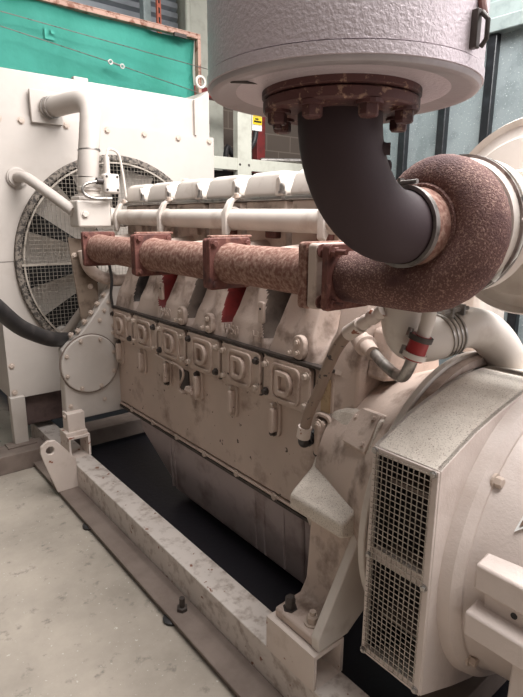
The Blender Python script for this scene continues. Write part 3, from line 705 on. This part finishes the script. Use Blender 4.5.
bp = root('upper_vent_pipe', 'thin cream pipe slanting from the radiator left flange to the thermostat housing', 'pipe', (1.0, 3.2, 1.7))
obj('pipe', tube(NB(), spline([(.935, 3.42, 1.73), (.94, 3.34, 1.73), (.96, 3.27, 1.715), (1.03, 3.12, 1.625), (1.10, 3.0, 1.54)], 6), .030, 24), panelm, bp)
obj('flange', lathe(NB(), (.935, 3.419, 1.73), (0, -1, 0), [(0, .058), (.012, .058), (.014, .05), (.022, .05)], 28), panelm, bp)
lp = root('lower_return_pipe', 'thin cream pipe rising from the radiator lower flange past the fan', 'pipe', (1.2, 3.2, .8))
obj('pipe', tube(NB(), spline([(1.12, 3.42, .78), (1.12, 3.36, .79), (1.14, 3.30, .85), (1.20, 3.18, .99), (1.27, 3.05, 1.14), (1.31, 3.02, 1.2)], 6), .026, 24), panelm, lp)
obj('flange', lathe(NB(), (1.12, 3.419, .78), (0, -1, 0), [(0, .055), (.012, .055), (.02, .045)], 28), panelm, lp)
for k in (0, .03): obj('clip', washer(NB(), (1.20+k*.5, 3.18-k, .99+k), (.3, -.6, .7), .025, .033, .008, 24), steel, lp)
tag(obj('bypass_pipe', tube(NB(), spline([(1.14, 3.0, 1.33), (1.16, 3.0, 1.24), (1.22, 3.0, 1.18), (1.32, 3.0, 1.15), (1.42, 3.0, 1.15)], 6), .034, 24), castm), 'short cream curved pipe under the front end of the rusty manifold', 'pipe')
b = NB(); prism(b, [(1.07, 1.40), (1.22, 1.38), (1.23, .84), (1.13, .84), (1.11, .95)], 'y', 3.04, 3.05)
bp2 = tag(obj('bracket_plate', b, mat('brown_plate', (120,104,90), (86,70,58), 12, .5, .65, .7, bump=.2), None, bevel=.003), 'brown stained flat bracket plate hanging before the fan guard', 'bracket')
for p in ((1.19, 1.36), (1.10, 1.30), (1.18, 1.12)): bolt(bp2, (p[0], 3.04, p[1]), (0, -1, 0), .012, .01, boltl)
tag(obj('black_cable', tube(NB(), spline([(1.27, 2.96, 1.36), (1.265, 2.95, 1.25), (1.27, 2.94, 1.16), (1.255, 2.93, 1.08), (1.262, 2.93, 1.0)]), .008, 8), blackr), 'thin black cable dropping beside the first D cover', 'cable')

# ------------------------------------------------------------------ radiator and fan
RY = 3.42; FXc, FZc, FR = 1.544, 1.229, .668
ra = root('radiator', 'tall cream radiator with a round fan opening at the far end of the machine', 'radiator', (1.54, 3.6, .12))
def circ(n, r): return [(FXc+r*math.cos(2*PI*k/n), FZc+r*math.sin(2*PI*k/n)) for k in range(n)]
# front panel with a round opening
n = 96; x0, x1, z0, z1 = .775, 2.312, .41, 2.075
outer = []
for k in range(n):
    a = 2*PI*k/n; c, s_ = math.cos(a), math.sin(a)
    tx = ((x1-FXc) if c > 0 else (x0-FXc))/c if abs(c) > 1e-6 else 1e9
    tz_ = ((z1-FZc) if s_ > 0 else (z0-FZc))/s_ if abs(s_) > 1e-6 else 1e9
    t_ = min(abs(tx), abs(tz_)); outer.append([FXc+c*t_, FZc+s_*t_])
for cx_, cz_ in ((x0, z0), (x1, z0), (x0, z1), (x1, z1)):
    k = min(range(n), key=lambda q: (outer[q][0]-cx_)**2+(outer[q][1]-cz_)**2); outer[k] = [cx_, cz_]
fp = obj('front_panel', ringprism(NB(), outer, circ(n, FR-.01), 'y', RY, RY+.02), panelm, ra, sharp=30)
obj('panel_seam', box(NB(), x0, FXc-FR, RY-.0015, RY, 1.250, 1.253), boltd, fp)
sr = obj('shroud_ring', washer(NB(), (FXc, RY-.03, FZc), (0, 1, 0), FR-.035, FR+.002, .05, 96), shroud, ra, bevel=.006)
obj('shroud_tunnel', washer(NB(), (FXc, RY+.02, FZc), (0, 1, 0), FR-.02, FR-.005, .15, 96), shroud, ra)
obj('core', box(NB(), .85, 2.24, RY+.20, RY+.36, .45, 2.05), corem, ra)
obj('side_plate', box(NB(), .775, .80, RY+.02, RY+.42, .41, 2.075), panelm, ra, bevel=.004)
obj('side_plate', box(NB(), 2.287, 2.312, RY+.02, RY+.42, .41, 2.075), panelm, ra, bevel=.004)
obj('header_tank', box(NB(), .76, 2.16, RY+.012, RY+.42, 2.06, 2.315), panelm, ra, bevel=.006)
obj('header_end', prism(NB(), [(2.16, 2.06), (2.312, 2.06), (2.312, 2.40), (2.24, 2.345), (2.16, 2.315)], 'y', RY+.05, RY+.42), panelm, ra, bevel=.004)
obj('header_rib', box(NB(), 2.15, 2.165, RY-.01, RY+.05, 2.075, 2.31), panelm, ra, bevel=.003)
bolt(ra, (2.18, RY+.045, 2.2), (0, -1, 0), .012, .01)
obj('bottom_tank', box(NB(), .84, 2.24, RY+.05, RY+.40, .20, .405), mat('lower_tank', (96,78,74), (70,56,54), 10, .5, .7, .6, bump=.2), ra, bevel=.01, label='dark brown lower tank')
for x in (.765, 2.22):
    obj('leg', box(NB(), x, x+.085, RY-.03, RY+.03, .115, .425), panelm, ra, bevel=.004)
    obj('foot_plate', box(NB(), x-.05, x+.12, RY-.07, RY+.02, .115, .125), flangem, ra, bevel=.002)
for x in (.865, .987, 1.245, 1.504, 1.76, 2.017, 2.272): bolt(fp, (x, RY, 2.045), (0, -1, 0), .016, .010)
for x, z in ((.80, .45), (.80, .62), (1.1, .45), (2.28, 1.7), (2.28, 1.2)): bolt(fp, (x, RY, z), (0, -1, 0), .014, .010)
obj('top_bracket', box(NB(), 1.32, 1.41, RY+.02, RY+.06, 2.315, 2.335), panelm, ra, bevel=.003)
obj('lifting_eye', washer(NB(), (2.28, RY+.1, 2.46), (0, 1, 0), .028, .045, .02, 24), panelm, ra, bevel=.004)
# guard: woven wire clipped to the circle plus a rim
b = NB(); gr = FR-.03; stp = .024; k = -int(gr/stp)
while k*stp < gr:
    u = k*stp; h = math.sqrt(max(0, gr*gr-u*u))
    if h > .02:
        box(b, FXc+u-.0008, FXc+u+.0008, RY-.030, RY-.027, FZc-h, FZc+h)
        box(b, FXc-h, FXc+h, RY-.033, RY-.030, FZc+u-.0008, FZc+u+.0008)
    k += 1
gd = obj('fan_guard', b, guardm, ra, sharp=30)
b = NB(); washer(b, (FXc, RY-.036, FZc), (0, 1, 0), gr-.022, gr-.012, .008, 96); obj('guard_rim', b, guardm, gd)
obj('guard_stay', box(NB(), FXc-gr, FXc+gr, RY-.040, RY-.034, FZc-.007, FZc+.007), guardm, gd)
cf = root('cooling_fan', 'pale multi bladed cooling fan behind the wire guard', 'fan', (FXc, RY+.1, FZc))
obj('hub', lathe(NB(), (FXc, RY+.02, FZc), (0, 1, 0), [(0, .06), (0, .15), (.02, .16), (.12, .16), (.13, .1)], 40), bladem, cf)
for k in range(11):
    a0 = 2*PI*k/11+.13; b = NB(); rows = []
    for j in range(7):
        r = .14+(.60-.14)*j/6; w_ = .10+.12*j/6; tw = math.radians(30-12*j/6)
        row = []
        for s_ in (-1, -.5, 0, .5, 1):
            t_ = s_*w_/2; cam = .014*(1-s_*s_)
            along = t_*math.cos(tw); dep = t_*math.sin(tw)+cam
            er = V((math.cos(a0), 0, math.sin(a0))); et = V((-math.sin(a0), 0, math.cos(a0)))
            row.append(b.verts.new(V((FXc, RY+.045, FZc))+er*r+et*along+V((0, dep, 0))))
        rows.append(row)
    for A, B in zip(rows, rows[1:]):
        for i in range(4): b.faces.new((A[i], A[i+1], B[i+1], B[i]))
    bmesh.ops.solidify(b, geom=b.faces[:], thickness=.004)
    obj('blade', b, bladem, cf, sharp=50)

# ------------------------------------------------------------------ alternator
al = root('alternator', 'large cream alternator with a rectangular wire screen at the near right', 'alternator', (EX, .4, .16))
XG = 1.0; ZT, ZB = .958, .350
AY0, AY1 = .597, .787
AX = 1.468
top = [(1.0, .958), (1.075, .991), (1.143, 1.018), (1.245, 1.045), (1.358, 1.07), (1.43, 1.079)]
bot = [(1.0, .350), (1.075, .318), (1.143, .288), (1.245, .250), (1.358, .222), (1.43, .212)]
mir = lambda p: (2*AX-p[0], p[1])
o_ = bot+[mir(p) for p in bot[::-1]]+[mir(p) for p in top]+top[::-1]
obj('end_plate', prism(NB(), o_, 'y', AY0, AY0+.014), altm, al, bevel=.002, sharp=30)
obj('end_plate', prism(NB(), o_, 'y', AY1-.014, AY1), altm, al, bevel=.002, sharp=30)
# wrapper: outline minus the left side, as a closed thin strip
idx = [i for i, p in enumerate(o_)]
b = NB(); n = len(o_); skip = None
for i in range(n):
    p, q = o_[i], o_[(i+1) % n]
    if abs(p[0]-XG) < 1e-6 and abs(q[0]-XG) < 1e-6: continue
    def inn_(p):
        v = V((EX-p[0], EZ-p[1])); v.normalize(); return (p[0]+v.x*.014, p[1]+v.y*.014)
    pi, qi = inn_(p), inn_(q)
    F = [[b.verts.new((a[0], y, a[1])) for a in (p, q, qi, pi)] for y in (AY0+.001, AY1-.001)]
    b.faces.new(F[0]); b.faces.new(F[1][::-1])
    for k in range(4): b.faces.new((F[0][k], F[1][k], F[1][(k+1) % 4], F[0][(k+1) % 4]))
bmesh.ops.remove_doubles(b, verts=b.verts, dist=.0003)
obj('air_box_wrapper', b, dusty, al, sharp=30)
b = NB(); lathe(b, (AX, AY0+.014, EZ), (0, 1, 0), [(0, .1), (0, .36), (.08, .38), (.16, .38), (.16, .1)], 64); obj('stator_core', b, darkm, al)
for y_ in (AY0+.0145, AY1-.0175): obj('shade_sheet', prism(NB(), [(AX+(x-AX)*.985, EZ+(z-EZ)*.975) for x, z in o_], 'y', y_, y_+.003), darkm, al)  # dark sheets added inside the box, its inner shade put into colour
for k in range(3):
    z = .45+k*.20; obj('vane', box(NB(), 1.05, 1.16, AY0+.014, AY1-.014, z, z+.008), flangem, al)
sc = obj('screen_frame', ringprism(NB(), [(AY0+.002, ZB+.002), (AY1-.002, ZB+.002), (AY1-.002, ZT-.002), (AY0+.002, ZT-.002)], [(AY0+.022, ZB+.024), (AY1-.012, ZB+.024), (AY1-.012, ZT-.018), (AY0+.022, ZT-.018)], 'x', XG-.006, XG+.006), altm, al, bevel=.0015)
obj('divider', box(NB(), XG+.006, XG+.02, AY0+.014, AY1-.014, .640, .675), altm, sc)
b = NB(); st = .0150; y = AY0+.020
while y < AY1-.010: box(b, XG-.009, XG-.0065, y-.0009, y+.0009, ZB+.014, ZT-.010); y += st
z = ZB+.014
while z < ZT-.008: box(b, XG-.0105, XG-.009, AY0+.016, AY1-.008, z-.0009, z+.0009); z += st*1.02
obj('wire_screen', b, guardm, sc, sharp=20)
for y in (AY0+.014, AY1-.010):
    for z in (ZB+.012, .655, ZT-.010): bolt(sc, (XG-.008, y, z), (-1, 0, 0), .007, .006, steel)
b = NB(); lathe(b, (AX, .5, EZ), (0, 1, 0), [(.05, .25), (.05, .408), (.056, .418), (.068, .430), (.098, .437), (.0985, .3)], 96); obj('bearing_flange', b, altm, al, sharp=28)
b = NB(); lathe(b, (AX, 0, EZ), (0, 1, 0), [(-.5, .2), (-.5, .35), (-.3, .37), (.30, .378), (.45, .384), (.52, .390), (.545, .396), (.556, .405), (.556, .2)], 96); obj('end_bell', b, altm, al, sharp=28)
for a in (140, 215, 90, 178):
    r = .402; aa = math.radians(a)
    if a == 178: continue
    bolt(al, (AX+r*math.cos(aa), .552, EZ+r*math.sin(aa)), (0, -1, 0), .014, .02)
# side mounting rails
for (za, zb_, yf, xo) in ((.683, .748, .520, 1.048), (.567, .630, .524, 1.030)):
    b = NB(); prism(b, [(xo, za), (xo, zb_), (xo+.03, zb_+.004), (1.25, zb_+.05), (1.25, za)], 'y', -.5, yf)
    obj('side_rail', b, altm, al, bevel=.006)
b = NB(); box(b, 1.07, 1.2, -.5, .50, .625, .69); w_ = obj('rail_web', b, altm, al)
obj('hole', lathe(NB(), (1.0688, .432, .655), (1, 0, 0), [(0, .0075), (.003, .0075)], 16), black, w_)
obj('support_leg', box(NB(), 1.045, 1.16, .28, .415, .16, .57), altm, al, bevel=.006)
# white outlined triangle on the end bell (corner of the maker's mark)
def onbell(y, z, off):
    r = .3845+off; zz = z-EZ; return V((AX-math.sqrt(r*r-zz*zz), y, z))
b = NB(); T = [(.476, .822), (.462, .91), (.42, .87)]
def tri(T, o0, o1):
    b = NB(); A = [b.verts.new(onbell(y, z, o0)) for y, z in T]; B = [b.verts.new(onbell(y, z, o1)) for y, z in T]
    b.faces.new(A); b.faces.new(B[::-1])
    for i in range(3): b.faces.new((A[i], B[i], B[(i+1) % 3], A[(i+1) % 3]))
    return b
mk = obj('emblem', tri(T, .004, .008), white, al, label='white outlined triangular emblem')
cen = (sum(p[0] for p in T)/3, sum(p[1] for p in T)/3)
obj('emblem_fill', tri([(cen[0]+(y-cen[0])*.68, cen[1]+(z-cen[1])*.68) for y, z in T], .007, .0095), logob, mk)

struct('light_blocker_left', box(NB(), -2.0, -1.85, -3.5, 6.3, 0, 4.2), MATS.get('blocker_dark') or mat('blocker_dark', (92,84,78), (78,70,66), 3, .45, .7, .9, bump=.2))  # unseen dark slab added to cut the world light from the left
struct('trim_fascia', box(NB(), -2.0, -1.8, -3.5, 6.3, 4.2, 4.4), darkm)
# ------------------------------------------------------------------ camera
cam = bpy.data.cameras.new('camera'); co = bpy.data.objects.new('camera', cam); C.objects.link(co)
cam.sensor_fit = 'VERTICAL'; cam.sensor_height = 24; cam.lens = 24*535/697; cam.clip_start = .02
a, p, r = math.radians(39), math.radians(13.5), math.radians(.35)
F = V((math.sin(a)*math.cos(p), math.cos(a)*math.cos(p), -math.sin(p))); R = V((math.cos(a), -math.sin(a), 0)); U = R.cross(F)
R2 = R*math.cos(r)+U*math.sin(r); U2 = -R*math.sin(r)+U*math.cos(r)
M = Matrix((R2, U2, -F)).transposed().to_4x4(); M.translation = V((0, 0, 1.5)); co.matrix_world = M
bpy.context.scene.camera = co

# ------------------------------------------------------------------ light
w = bpy.data.worlds.new('world'); bpy.context.scene.world = w; w.use_nodes = True
bg = w.node_tree.nodes['Background']; bg.inputs[0].default_value = (1.0, .95, .93, 1); bg.inputs[1].default_value = .36
def area(name, loc, target, sx, sy, power, col):
    l = bpy.data.lights.new(name, 'AREA'); l.shape = 'RECTANGLE'; l.size = sx; l.size_y = sy; l.energy = power; l.color = col
    o = bpy.data.objects.new(name, l); C.objects.link(o); o.location = loc
    o.rotation_euler = (V(target)-V(loc)).to_track_quat('-Z', 'Y').to_euler(); o['kind'] = 'structure'
area('skylight', (2.1, .5, 4.5), (2.0, .6, 0), 3.8, 3.2, 480, (1, .98, .97))
area('open_door_light', (4.2, -2.8, 3.2), (1.5, 1.5, 1.2), 3, 3, 70, (1, .955, .985))
vs_ = bpy.context.scene.view_settings; vs_.view_transform = 'Standard'; vs_.look = 'None'; vs_.gamma = 1; vs_.exposure = .36; vs_.use_curve_mapping = False
